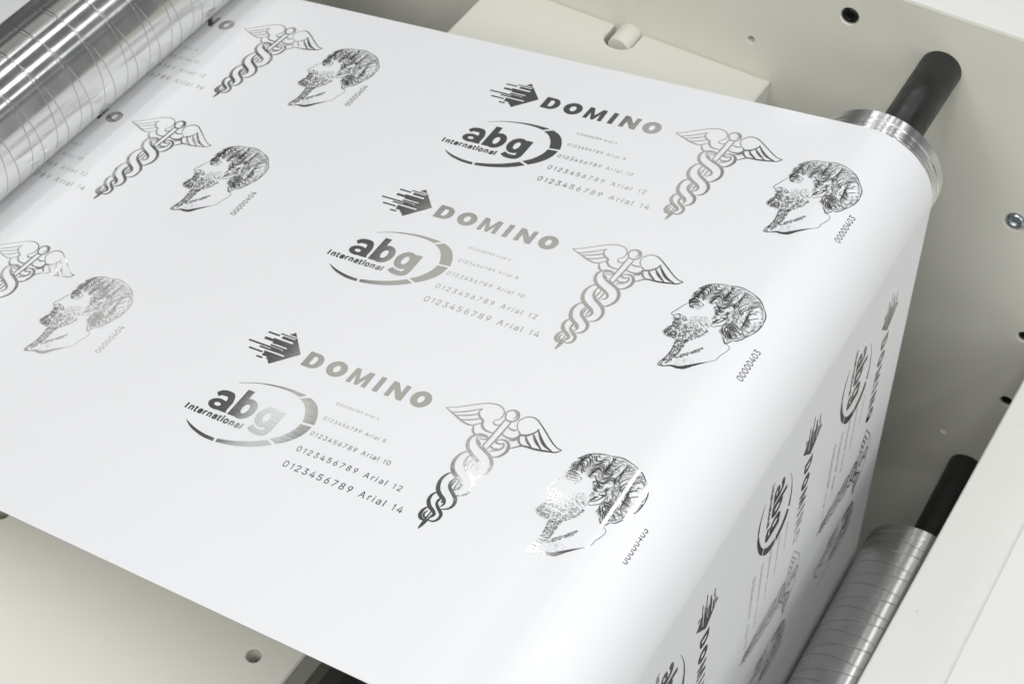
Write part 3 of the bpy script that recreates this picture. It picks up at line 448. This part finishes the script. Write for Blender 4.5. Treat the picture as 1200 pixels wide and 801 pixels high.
    'Mn': '114,227 114,0 53,0 53,379 112,379 112,287 102,287 124,332 152,362 187,379 227,384 264,380 295,369 321,349 341,321 353,285 357,240 357,0 296,0 296,235 290,275 273,304 246,323 210,329 184,326 161,317 141,303 126,283 117,257',
    'Mo': '207,-8 159,-2 117,16 82,46 56,85 40,133 34,187 40,243 56,291 82,330 117,360 159,378 207,384 256,378 299,360 333,330 359,291 376,243 381,187 376,133 359,85 333,46 299,16 256,-2;207,46 242,51 270,66 292,89 307,117 316,151 319,187 316,224 307,258 292,287 270,310 242,325 207,330 173,325 145,310 124,287 108,258 99,224 96,187 99,151 108,117 124,89 145,66 173,51',
    'Mr': '53,0 53,379 112,379 112,321 130,347 152,367 181,380 213,385 221,385 229,384 237,384 243,384 243,322 239,323 230,324 219,325 207,326 182,323 159,315 140,301 126,284 117,262 114,237 114,0',
    'Mt': '204,379 204,327 6,327 6,379;65,471 126,471 126,98 128,76 136,61 150,53 170,50 177,50 185,51 194,52 202,54 213,2 203,-1 192,-3 180,-4 168,-4 125,2 92,21 72,52 65,93',}

# ------------------------------------------------------------------ machine bed and walls
fl = link('floor', [W((x, y, -2.0)) for x, y in ((-8, -8), (8, -8), (8, 8), (-8, 8))], [(0, 1, 2, 3)], M_FLOOR)
tag(fl, kind='structure')

YW = 1.207
wall = empty('machine_side_frame', W((0.2, YW + 0.05, -2.0)))
tag(wall, 'grey-beige painted side frame of the machine behind the sheet, with screws and bored holes', 'machine frame')
wl = wall.location.copy()
def rel(o, root):                       # keep world placement under the root
    o.parent = root; o.matrix_parent_inverse = Matrix.Translation(-root.location)
    return o
HOLES = [((0.4224, 0.0292), 0.0185, 0.010), ((0.2294, -0.1075), 0.0078, 0.03), ((0.8345, -0.3163), 0.0215, 0.006),
         ((0.8295, -1.0075), 0.0088, 0.006), ((0.9271, -0.6151), 0.014, 0.03), ((0.9378, -0.8275), 0.014, 0.03)]
rel(plate('panel', [(-2.2, -1.99), (1.7, -1.99), (1.7, 0.108), (-2.2, 0.108)],
      [(circ(c[0], c[1], r), d) for c, r, d in HOLES],
      lambda a, b, d: W((a, YW + d, b)), 0.068, M_WALL, None, 0.003), wall)
rel(plate('rear_rail', [(-2.2, -1.99), (1.7, -1.99), (1.7, 0.100), (-2.2, 0.100)], [],
      lambda a, b, d: W((a, YW + 0.0685 + d, b)), 0.10, M_WHITE, None, 0.003), wall)
rel(plate('top_strip', [(-2.2, YW + 0.0005), (1.7, YW + 0.0005), (1.7, YW + 0.068), (-2.2, YW + 0.068)], [],
      lambda a, b, d: W((a, b, 0.1095 - d)), 0.0012, M_WHITE, None, 0.0004), wall)

def socket_screw(name, c, r, y, m, head=0.012, parent=None):
    """cap screw facing -y at (x, z) = c on the frame, with a hexagonal socket"""
    n = 36; v, f = [], []
    def ringp(rad, yy, hexa=False):
        b = len(v)
        for k in range(n):
            a = 2 * math.pi * k / n
            rr = rad
            if hexa: rr = rad * math.cos(math.pi / 6) / math.cos((a % (math.pi / 3)) - math.pi / 6)
            v.append(W((c[0] + rr * math.cos(a), yy, c[1] + rr * math.sin(a))))
        return b
    R = [ringp(r, y + head), ringp(r, y + r * .12), ringp(r * .88, y), ringp(r * .56, y), ringp(r * .52, y + .002, True), ringp(r * .52, y + head * .75, True)]
    for a, b in zip(R, R[1:]):
        for k in range(n): f.append((a + k, a + (k + 1) % n, b + (k + 1) % n, b + k))
    f.append(tuple(R[-1] + k for k in range(n)))
    o = sharp(link(name, v, f, m), 30)
    return rel(o, parent)
tag(socket_screw('socket_screw', HOLES[0][0], 0.0160, YW + 0.001, M_BLACK, 0.008, wall), 'black socket screw sunk near the top edge of the frame')
tag(socket_screw('socket_screw', HOLES[2][0], 0.0180, YW - 0.001, M_ZINC, 0.006, wall), 'bright plated socket screw in a counterbore')
for h in HOLES[4:]:
    tag(socket_screw('socket_screw', h[0], 0.0125, YW + 0.004, M_BLACK, 0.02, wall), 'small black sunk screw low on the frame')

# stop pin in the notch of the bed plate
pv, pf = lathe_y([(YW * S - 0.0002, 0.0262 * S), ((YW - 0.053) * S, 0.0262 * S), ((YW - 0.057) * S, 0.0235 * S)][::-1], 48)
pin = link('stop_pin', pv, pf, M_CREAM, loc=Vector((-0.042 * S, 0, -0.203 * S + Z0))); sharp(pin, 40); rel(pin, wall)

# bed plate passing under the sheet
ZP = -0.191
bed = empty('bed_plate', W((0, 0.2, ZP - 0.33)))
tag(bed, 'cream painted flat bed plate crossing beneath the white sheet, notched at the frame', 'machine bed')
sx0, sx1, sb = -0.0798, -0.0120, 1.136
rad = (sx1 - sx0) / 2; cxn = (sx0 + sx1) / 2
notch = [(sx1, YW - 0.001)] + [(cxn + rad * math.cos(a), sb + rad * .8 - rad * .8 * math.sin(a)) for a in [math.pi * k / 16 for k in range(17)]] + [(sx0, YW - 0.001)]
outer = [(-0.374, -1.30), (0.222, -1.30), (0.2835, YW - 0.001)] + notch + [(-0.374, YW - 0.001)]
rel(plate('slab', outer, [(circ(0.1785, -0.4004, 0.0118), 0.05), (circ(-0.3328, -0.4025, 0.0118), 0.05)],
      lambda a, b, d: W((a, b, ZP - d)), 0.069, M_CREAM, None, 0.003), bed)
rel(plate('support_rail', [(0.02, -1.28), (0.262, -1.28), (0.262, YW - 0.002), (0.02, YW - 0.002)], [],
      lambda a, b, d: W((a, b, ZP - 0.0692 - d)), 0.07, M_DARK, None, 0.003), bed)

# pale cover plate at the right
ZC = -0.60
cov = empty('cover_plate', W((1.3, 0.3, ZC - 0.05)))
tag(cov, 'off-white sheet metal cover with a folded line, right of the hanging sheet', 'machine cover')
rel(plate('lower_lip', [(0.921, -1.2), (1.125, -1.2), (1.125, YW - 0.003), (0.9690, YW - 0.003)], [],
      lambda a, b, d: W((a, b, ZC - d)), 0.012, M_WHITE, None, 0.003), cov)
rel(plate('top_panel', [(1.066, -1.2), (1.95, -1.2), (1.95, YW - 0.003), (1.094, YW - 0.003)], [],
      lambda a, b, d: W((a, b, ZC + 0.0065 - d)), 0.0062, M_WHITE, None, 0.0035), cov)

# ------------------------------------------------------------------ rollers
RR = 0.122
def roller(c, label, y0=-0.60, y1=0.902, spin=0.0, shaft_r=0.041, under=0.0, skin=None):
    """c = axis (x, z) in the sheet's frame"""
    p = SH((c[0], 0, c[1]))
    root = empty('guide_roller', p); root.rotation_euler = (0, spin, 0)
    tag(root, label, 'roller', 'grooved aluminium rollers of the web path')
    y0 *= S; y1 *= S; R = (RR - under) * S
    prof = [(y0, 0.0425 * S), (y0, R - .0006), (y0 + .0006, R)]
    g = y1 - 0.0105
    for gg, wd in ((g - .0008, .0004), (g + .0012, .0003), (g + .0046, .0005)):      # fine turned rings
        prof += [(gg - wd, R), (gg - wd * .5, R - .0004), (gg + wd * .5, R - .0004), (gg + wd, R)]
    prof += [(y1 - .0006, R), (y1, R - .0006), (y1, 0.0425 * S)]
    # the shell: grooved body and a plain turned ring at the frame end
    k = 7
    a = prof[:4]; b = prof[3:]
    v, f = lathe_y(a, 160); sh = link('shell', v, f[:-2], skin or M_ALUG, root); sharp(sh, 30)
    v, f = lathe_y(b, 160); er = link('end_ring', v, f[:-2], M_ALU, root); sharp(er, 30)
    v, f = lathe_y([(y0 - 0.03, shaft_r * S), (YW * S - .0003, shaft_r * S)], 64); s = link('shaft', v, f, M_SHAFT, root); sharp(s, 40)
    return root
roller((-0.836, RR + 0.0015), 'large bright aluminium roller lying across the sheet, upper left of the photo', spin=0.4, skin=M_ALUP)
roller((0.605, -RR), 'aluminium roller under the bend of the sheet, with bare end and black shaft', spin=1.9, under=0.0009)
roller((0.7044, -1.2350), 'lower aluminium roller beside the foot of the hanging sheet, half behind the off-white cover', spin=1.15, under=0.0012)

# ------------------------------------------------------------------ the printed sheet
PHI = math.radians(97.77)
XR = 0.605
LDROP = math.hypot(0.583 - 0.726, -1.2185 + 0.1386)
def path(s):
    """point and normal of the sheet at length s"""
    if s < XR: return (s, 0.0), (0.0, 1.0)
    a = (s - XR) / RR
    if a < PHI: return (XR + RR * math.sin(a), -RR + RR * math.cos(a)), (math.sin(a), math.cos(a))
    d = s - XR - RR * PHI
    x0, z0 = XR + RR * math.sin(PHI), -RR + RR * math.cos(PHI)
    tx, tz = math.cos(PHI), -math.sin(PHI)
    if d < LDROP: return (x0 + d * tx, z0 + d * tz), (-tz, tx)
    # wraps under the lower roller and leaves to the right
    e = (d - LDROP) / RR; b = PHI - e
    cx, cz = x0 + LDROP * tx + RR * (-tz), z0 + LDROP * tz + RR * tx
    if b > 0.12: return (cx - RR * math.sin(b), cz - RR * math.cos(b)), (math.sin(b), math.cos(b))
    b = 0.12; e2 = (d - LDROP) - (PHI - b) * RR
    return (cx - RR * math.sin(b) + e2 * math.cos(b), cz - RR * math.cos(b) - e2 * math.sin(b)), (math.sin(b), math.cos(b))
def on_sheet(u, v, lift=0.0):
    (x, z), (nx, nz) = path(u)
    return SH((x + nx * lift, v, z + nz * lift))

ss = [-2.6, -1.6, -1.0] + [-0.6 + 0.1 * k for k in range(12)] + [XR - 0.05] + [XR + RR * PHI * k / 40 for k in range(41)]
sE = XR + RR * PHI
ss += [sE + LDROP * k / 10 for k in range(1, 11)] + [sE + LDROP + RR * (PHI - 0.12) * k / 30 for k in range(1, 31)] + [sE + LDROP + RR * (PHI - 0.12) + 0.8]
YA, YB = -0.4585, 0.8500
ys = [YA + (YB - YA) * k / 8 for k in range(9)]
vv, ff = [], []
nY = len(ys)
TK = 0.0006
for side in (0, 1):
    for s in ss:
        for y in ys: vv.append(on_sheet(s, y, -TK * side))
off = len(ss) * nY
for i in range(len(ss) - 1):
    for j in range(nY - 1):
        q = (i * nY + j, i * nY + j + 1, (i + 1) * nY + j + 1, (i + 1) * nY + j)
        ff.append(q); ff.append(tuple(off + k for k in q[::-1]))
    for j in (0, nY - 1):
        ff.append((i * nY + j, (i + 1) * nY + j, off + (i + 1) * nY + j, off + i * nY + j))
sheet = link('paper_web', vv, ff, M_SHEET)
sharp(sheet, 40)
tag(sheet, 'wide white glossy sheet printed in silver foil, running over the roller and down', 'paper sheet')

# ---- print artwork: flat foil shapes laid on the sheet
def pts(t, k=1e-5): return [tuple(float(c) * k for c in p.split(',')) for p in t.split()]
def spline(P, n):
    out = []
    for i in range(len(P) - 1):
        p1, p2 = P[i], P[i + 1]
        p0 = P[i - 1] if i else (2 * p1[0] - p2[0], 2 * p1[1] - p2[1])
        p3 = P[i + 2] if i + 2 < len(P) else (2 * p2[0] - p1[0], 2 * p2[1] - p1[1])
        for k in range(n):
            t = k / n
            out.append(tuple(.5 * (2 * b + (c - a) * t + (2 * a - 5 * b + 4 * c - d) * t * t + (3 * b - a - 3 * c + d) * t ** 3) for a, b, c, d in zip(p0, p1, p2, p3)))
    out.append(P[-1]); return out
def ribbon(P, w0, wm, w1):
    """a brush stroke: quads along P, width w0 -> wm -> w1"""
    n = len(P); V = []; F = []
    for i, p in enumerate(P):
        a = P[max(0, i - 1)]; b = P[min(n - 1, i + 1)]
        dx, dy = b[0] - a[0], b[1] - a[1]; L = math.hypot(dx, dy) or 1e-9
        t = i / (n - 1)
        w = (w0 + (wm - w0) * math.sin(min(t, .5) * math.pi)) if t < .5 else (w1 + (wm - w1) * math.sin(min(1 - t, .5) * math.pi))
        V += [(p[0] - dy / L * w / 2, p[1] + dx / L * w / 2), (p[0] + dy / L * w / 2, p[1] - dx / L * w / 2)]
    for i in range(n - 1): F.append((2 * i, 2 * i + 1, 2 * i + 3, 2 * i + 2))
    return V, F
class Art:                          # a print motif in sheet coordinates
    def __init__(self): self.v, self.f = [], []
    def add(self, V, F, lift=0):
        b = len(self.v); self.v += [(x, y, lift) for x, y in V]; self.f += [tuple(i + b for i in t) for t in F]
    def poly(self, loops, lift=0):
        T = tess(loops)
        self.add([p for L in loops for p in L], [tuple(t) for t in T], lift)
    def place(self, name, du, dv, parent):
        me_v = [on_sheet(x + du, y + dv, 0.00025 + l) for x, y, l in self.v]
        me = bpy.data.meshes.new(name); me.from_pydata([tuple(v) for v in me_v], [], self.f); me.materials.append(M_FOIL); me.update()
        # all faces look away from the sheet
        bm = bmesh.new(); bm.from_mesh(me)
        for fc in bm.faces:
            if fc.calc_area() > 0:
                x, y, l = self.v[fc.verts[0].index]; n = path(x + du)[1]
                nw = (n[0] * CT - n[1] * ST, n[0] * ST + n[1] * CT)
                if fc.normal.x * nw[0] + fc.normal.z * nw[1] < 0: fc.normal_flip()
        bm.to_mesh(me); bm.free()
        o = bpy.data.objects.new(name, me); COL.objects.link(o); o.parent = parent
        return o
LAY = [k * 4e-6 for k in range(24)]

def glyph(key): return [[(x / 509, y / 509) for x, y in pts(L, 1)] for L in GLYPHS[key].split(';')]
def area2(L): return sum(L[i - 1][0] * L[i][1] - L[i][0] * L[i - 1][1] for i in range(len(L)))
def inside(P, p):
    x, y = p; r = False
    for i in range(len(P)):
        a, b = P[i], P[i - 1]
        if (a[1] > y) != (b[1] > y) and x < (b[0] - a[0]) * (y - a[1]) / (b[1] - a[1]) + a[0]: r = not r
    return r
def embolden(loops, d):
    out = []; cl = []
    for L in loops:                 # drop points that sit almost on top of each other
        R = []
        for p in L:
            if not R or math.hypot(p[0] - R[-1][0], p[1] - R[-1][1]) > .022: R.append(p)
        cl.append(R)
    loops = cl
    for i, L in enumerate(loops):
        hole = any(j != i and inside(o, L[0]) for j, o in enumerate(loops))
        if (area2(L) < 0) != hole: L = L[::-1]
        n = len(L); R = []
        for k in range(n):
            a, b = L[k - 1], L[(k + 1) % n]
            dx, dy = b[0] - a[0], b[1] - a[1]; q = math.hypot(dx, dy) or 1e-9
            R.append((L[k][0] + dy / q * d, L[k][1] - dx / q * d))
        out.append(R)
    return out
def groups(loops):                  # outer loops with their holes
    outs = [L for i, L in enumerate(loops) if not any(j != i and inside(o, L[0]) for j, o in enumerate(loops))]
    return [[o] + [L for L in loops if L is not o and inside(o, L[0])] for o in outs]
ADV = {'1': .55, 'A': .95, 'r': .55, 'i': .34, 'l': .34, 'a': .77, ' ': .5, 'I': .62, 'n': .82, 't': .52, 'e': .80, 'o': .82}
def char(ch, fam, bold):
    if ch == 'l': return [[[(.06 - bold, 0), (.20 + bold, 0), (.20 + bold, 1), (.06 - bold, 1)]]]
    if ch == '1': return [[[(.30, 0), (.415 + bold, 0), (.415 + bold, 1), (.34, 1), (.24, .87), (.10, .79), (.10, .68), (.20, .725), (.30, .79)]]]
    if ch == 'A': return [[[(0, 0), (.15, 0), (.255, .29), (.625, .29), (.73, 0), (.88, 0), (.525, 1), (.355, 1)], [(.295, .405), (.585, .405), (.44, .83)]]]
    if ch == 'I': return [[[(.06 - bold, 0), (.21 + bold, 0), (.21 + bold, 1), (.06 - bold, 1)]]]
    return groups(embolden(glyph(fam + ch), bold) if bold else glyph(fam + ch))
def text_art(txt, fam, h, x0, x1, y0, bold=0.0, rot=False, narrow=1.0):
    """letters h tall on the baseline y0, first and last character centred on x0 and x1"""
    a = Art(); cx = []; x = 0
    for ch in txt:
        wd = ADV.get(ch, .80); cx.append(x + wd / 2); x += wd
    k = (x1 - x0) / (cx[-1] - cx[0])
    for ch, c in zip(txt, cx):
        if ch == ' ': continue
        G = char(ch, fam, bold)
        xs = [p[0] for g in G for L in g for p in L]; mid = (min(xs) + max(xs)) / 2
        for gi, g in enumerate(G):
            LL = [[(x0 + (c - cx[0]) * k + (p[0] - mid) * h * narrow, y0 + p[1] * h) for p in L] for L in g]
            if rot: LL = [[(-q[1], q[0]) for q in L] for L in LL]
            a.poly(LL, LAY[gi])
    return a

def arrow_art():
    a = Art(); E = lambda v: -abs(v)                      # right edge of the diamond
    Lf = lambda v: -0.0765 + abs(v)                       # left edge
    rows = [(.0300, .0375, None), (.0235, .0300, -.030), (.0205, .0235, -.0540), (.0175, .0205, -.0540), (.0140, .0175, -.028),
            (.0085, .0140, -.0660), (.0060, .0085, -.0815), (.0030, .0060, -.0620), (.0005, .0030, -.0300), (-.0030, .0005, -.0600),
            (-.0065, -.0030, -.0340), (-.0090, -.0065, -.0560), (-.0125, -.0090, -.0775), (-.0155, -.0125, -.024), (-.0185, -.0155, -.0630),
            (-.0260, -.0185, -.0615), (-.0300, -.0260, -.0500), (-.0375, -.0300, None)]
    for lo, hi, l in rows:
        l0 = Lf(lo) if l is None else l; l1 = Lf(hi) if l is None else l
        a.add([(l0, lo), (E(lo), lo), (E(hi), hi), (l1, hi)], [(0, 1, 2, 3)])
    for lo, hi, l, r in ((.0200, .0235, -.0840, -.0600), (-.0030, .0005, -.0620, -.0602), (-.0075, -.0040, -.1040, -.0350), (.0085, .0115, -.0820, -.0662),
                         (-.0215, -.0180, -.0930, -.0645), (-.0325, -.0290, -.0690, -.0560), (.0255, .0280, -.0610, -.0310)):
        a.add([(l, lo), (r, lo), (r, hi), (l, hi)], [(0, 1, 2, 3)], LAY[3])
    return a
def wordmark_art():
    a = Art(); y0, y1 = -.0185, .0138; h = y1 - y0; T = .0122
    def bar(x0, x1): return [(x0, y0), (x1, y0), (x1, y1), (x0, y1)]
    def oval(cx, rx, hy=1.04, th=T, n=40):
        cy = (y0 + y1) / 2; ry = h / 2 * hy
        o = [(cx + rx * math.cos(2 * math.pi * k / n), cy + ry * math.sin(2 * math.pi * k / n)) for k in range(n)]
        i = [(cx + (rx - th * 1.02) * math.cos(2 * math.pi * k / n), cy + (ry - th * .78) * math.sin(2 * math.pi * k / n)) for k in range(n)]
        return [o, i]
    # D
    n = 20; cy = (y0 + y1) / 2; xs = .0125; bx = .030; rx = .0165
    o = [(xs, y1), (xs, y0)] + [(bx + rx * math.cos(t), cy + h / 2 * math.sin(t)) for t in [-math.pi / 2 + math.pi * k / n for k in range(n + 1)]]
    ti = .0075
    i = [(xs + T, y1 - ti), (xs + T, y0 + ti)] + [(bx + (rx - T) * math.cos(t), cy + (h / 2 - ti) * math.sin(t)) for t in [-math.pi / 2 + math.pi * k / n for k in range(n + 1)]]
    a.poly([o, i])
    a.poly(oval(.0755, .0185))
    x0, x1 = .1035, .1420; mid = (x0 + x1) / 2
    a.poly([[(x0, y0), (x0 + .0085, y0), (x0 + .0092, y0 + .0185), (mid - .0028, y0), (mid + .0028, y0), (x1 - .0092, y0 + .0185), (x1 - .0085, y0), (x1, y0),
             (x1 - .0012, y1), (x1 - .0105, y1), (mid, y0 + .0125), (x0 + .0105, y1), (x0 + .0012, y1)]])
    a.poly([bar(.1545, .1645)])
    x0, x1 = .1780, .2112
    a.poly([[(x0, y0), (x0 + .0092, y0), (x0 + .0092, y0 + .0175), (x1 - .0098, y0), (x1, y0), (x1, y1), (x1 - .0092, y1), (x1 - .0092, y1 - .0170), (x0 + .0098, y1), (x0, y1)]])
    a.poly(oval(.2392, .0178))
    return a
def letters_art():
    """heavy lower-case a, b, g: overlapping bowls, stems and hooks, each laid a hair above the last"""
    a = Art(); n = 36; y0, y1 = -.1530, -.1127
    def ell(cx, cy, rx, ry): return [(cx + rx * math.cos(2 * math.pi * k / n), cy + ry * math.sin(2 * math.pi * k / n)) for k in range(n)]
    def bowl(cx, cy, rx, ry, tx, ty, l): a.poly([ell(cx, cy, rx, ry), ell(cx, cy, rx - tx, ry - ty)], LAY[l])
    def bar(x0, x1, lo, hi, l): a.add([(x0, lo), (x1, lo), (x1, hi), (x0, hi)], [(0, 1, 2, 3)], LAY[l])
    # a
    a.add(*ribbon(spline([(-.0735, -.1255), (-.0680, -.1196), (-.0575, -.1179), (-.0490, -.1198), (-.0445, -.1290), (-.0440, -.1380)], 5), .0098, .0118, .0132), lift=LAY[0])
    bar(-.0506, -.0374, y0, -.1300, 2); bowl(-.0602, -.1424, .0172, .0114, .0112, .0078, 4)
    a.add([(-.0516, y0), (-.0350, y0), (-.0374, y0 + .006), (-.0490, y0 + .006)], [(0, 1, 2, 3)], LAY[6])
    # b
    bar(-.0318, -.0186, y0, -.0968, 0); bowl(-.0104, -.1327, .0190, .0213, .0130, .0114, 3)
    # g
    bowl(.0334, -.1327, .0190, .0213, .0130, .0114, 0); bar(.0442, .0574, -.1540, y1 - .0004, 3)
    a.add(*ribbon(spline([(.0508, -.1530), (.0498, -.1585), (.0455, -.1622), (.0360, -.1634), (.0270, -.1624), (.0195, -.1584)], 5), .0130, .0112, .0100), lift=LAY[6])
    return a
def ring_art():
    a = Art()
    for t in RING.strip(';').split(';'): a.poly([pts(t)])
    return a
def caduceus_art():
    a = Art()
    for i, t in enumerate(CADUCEUS.strip(';').split(';')):
        hd, body = t.split(':'); w = [float(q) * 1e-5 for q in hd.split(',')]; w = [max(q * 1.08, 0.0016) for q in w]
        a.add(*ribbon(pts(body), *w), lift=LAY[i % 24] * 4)
    return a
def portrait_art():
    """engraved head of a bearded man: traced contour strokes, curls following the hair, stippled shade"""
    a = Art(); U = .0011; rnd = random.Random(5); cnt = [0]
    def s(P, w0, wm, w1, n):
        a.add(*ribbon(spline(P, n) if n > 1 else P, w0 * U, wm * U, w1 * U), lift=LAY[cnt[0] % 24] * 4); cnt[0] += 1
    for t in PORTRAIT.strip(';').split(';'):
        hd, body = t.split(':'); w0, wm, w1, n = hd.split(',')
        s(pts(body), float(w0), float(wm), float(w1), int(n))
    RG = {k: pts(v) for k, v in REGIONS.items()}
    def box(P): return min(p[0] for p in P), max(p[0] for p in P), min(p[1] for p in P), max(p[1] for p in P)
    def g(p, c, r): return math.exp(-((p[0] - c[0]) ** 2 + (p[1] - c[1]) ** 2) / (2 * (r * .0004) ** 2))
    def stip(reg, n, dens, L, w, ang, curl):
        P = RG[reg]; x0, x1, y0, y1 = box(P); k = tr = 0
        while k < n and tr < n * 60:
            tr += 1; p = (rnd.uniform(x0, x1), rnd.uniform(y0, y1))
            if not inside(P, p) or (dens and rnd.random() > dens(p)): continue
            t = (rnd.uniform(0, 6.28) if ang is None else ang) + rnd.gauss(0, .35); l = rnd.uniform(*L); cu = rnd.gauss(0, curl)
            b = .15 * l * rnd.choice([-1, 1]) if curl > .3 else 0
            q = [(p[0] - .5 * l * math.cos(t - cu), p[1] - .5 * l * math.sin(t - cu)), (p[0] - b * math.sin(t), p[1] + b * math.cos(t)), (p[0] + .5 * l * math.cos(t + cu), p[1] + .5 * l * math.sin(t + cu))]
            wm = rnd.uniform(*w); s(q, wm * .5, wm, wm * .35, 2); k += 1
    stip('beard', 300, lambda p: min(1, .45 + g(p, (.54206, -.11298), 40) + g(p, (.52543, -.09025), 25) + g(p, (.52201, -.11152), 30)), (.004, .008), (.45, 1.1), None, 1.2)
    stip('chin', 100, None, (.0025, .006), (.4, .9), 1.2, .5)
    stip('jaw', 60, None, (.002, .006), (.5, 1.2), .5, .6)
    stip('cheek', 130, None, (.0015, .003), (.3, .5), .2, .2)
    stip('nk', 330, lambda p: min(1, .3 + g(p, (.54988, -.16461), 35) + g(p, (.54646, -.13068), 40)), (.0018, .0042), (.5, 1.15), .9, .2)
    stip('st', 110, None, (.002, .005), (.4, 1.0), .35, .2)
    stip('nk2', 50, None, (.0015, .003), (.3, .6), .3, .1)
    H = RG['hair']; crown = (.63156, -.03292)
    DK = [(.7, (.52433, -.02671), 40), (.45, (.52868, -.01123), 45), (.6, (.57024, -.04333), 40), (.45, (.59741, -.0669), 45), (.6, (.57306, .0069), 45), (.6, (.60756, -.02957), 35),
          (.5, (.60155, -.08481), 45), (.3, (.55999, -.0155), 40), (.4, (.5895, -.01691), 40), (-.35, (.6273, -.03137), 90), (-.2, (.60393, .00253), 60)]
    hd_ = lambda p: max(.05, min(1, .30 + sum(k * g(p, c, r) for k, c, r in DK)))
    def flow(p):
        dx, dy = p[0] - crown[0], p[1] - crown[1]; r = math.hypot(dx, dy); t = math.atan2(dy, dx)
        return t + 1.15 * math.sin(r * 230 + 2.6 * t + 1.3 * math.sin(5 * t)) + .25
    def hairs(n, dens, w, L):
        x0, x1, y0, y1 = box(H); k = 0
        while k < n:
            p = (rnd.uniform(x0, x1), rnd.uniform(y0, y1))
            if not inside(H, p) or rnd.random() > dens(p) or math.hypot(p[0] - crown[0], p[1] - crown[1]) < .030: continue
            q = [p]; st = rnd.uniform(*L) / 5
            for _ in range(5):
                t = flow(q[-1]); z = (q[-1][0] + st * math.cos(t), q[-1][1] + st * math.sin(t))
                if not inside(H, z): break
                q.append(z)
            if len(q) < 3: continue
            wm = rnd.uniform(*w) * (.6 + .65 * hd_(p)); s(q, wm * .3, wm, wm * .25, 1); k += 1
    hairs(430, hd_, (.4, .85), (.009, .018))
    hairs(200, lambda p: 1, (.3, .55), (.008, .018))
    # crescent locks round the back of the head
    x0, x1, y0, y1 = box(H); k = 0
    while k < 270:
        p = (rnd.uniform(.585, x1), rnd.uniform(y0, y1)); dx, dy = p[0] - crown[0], p[1] - crown[1]; r = math.hypot(dx, dy); t = math.atan2(dy, dx)
        if not inside(H, p) or r < .008 or (t > 2.2 and r > .03) or (t < -2.4 and r > .035): continue
        q = []; sp = rnd.uniform(.25, .6); sw = rnd.choice((-1, 1)) * rnd.uniform(.0, .35)
        for i in range(6):
            e = t + sp * (i / 5 - .5); rr = r * (1 + sw * (i / 5 - .5)) + .0009 * math.sin(i * 1.4 + r * 300); z = (crown[0] + rr * math.cos(e), crown[1] + rr * math.sin(e))
            if inside(H, z): q.append(z)
        k += 1
        if len(q) > 3: s(q, .25, rnd.uniform(.35, .75), .2, 1)
    stip('top', 75, None, (.004, .009), (.45, 1.0), .9, .5)
    return a

A_ARROW, A_WORD, A_LET, A_RING, A_CAD, A_POR = arrow_art(), wordmark_art(), letters_art(), ring_art(), caduceus_art(), portrait_art()
A_CAP = text_art('International', 'M', .0116, -.1055, .0068, -.1702, .085)
HGT = .0122
LINES = [(6, .0052, .1211, .1999, -.0633), (8, .0068, .1218, .2346, -.0965), (10, .0085, .1217, .2665, -.1302), (12, .0102, .1219, .3105, -.1639), (14, .0120, .1213, .3336, -.1968)]
A_LINE = [text_art('0123456789 Arial %d' % n, 'R', h, a, b, y - h / 2, .012) for n, h, a, b, y in LINES]
LANE = [(0.0, 0.0), (-0.0005, 0.3871), (0.0168, 0.7223)]
for row, num in ((-1, '00000404'), (0, '00000403'), (1, '00000402')):
    for j, (lu, lv) in enumerate(LANE):
        du, dv = row + lu, lv
        A_ARROW.place('arrow_emblem', du, dv, sheet)
        A_WORD.place('block_wordmark', du, dv, sheet)
        ov = A_RING.place('oval_emblem', du, dv, sheet)
        A_LET.place('emblem_letters', du, dv, ov); A_CAP.place('emblem_caption', du, dv, ov)
        for L in A_LINE: L.place('digit_line', du, dv, sheet)
        A_CAD.place('caduceus_print', du, dv, sheet)
        A_POR.place('portrait_engraving', du, dv, sheet)
        ub, n0, n1 = ((.6735, -.131, -.072), (.6690, -.147, -.0875), (.6605, -.140, -.0805))[j]      # numbered by a separate head: each lane sits a little differently
        text_art(num, 'R', .0112, n0, n1, -ub, .012, True, .84).place('serial_number', du, dv, sheet)
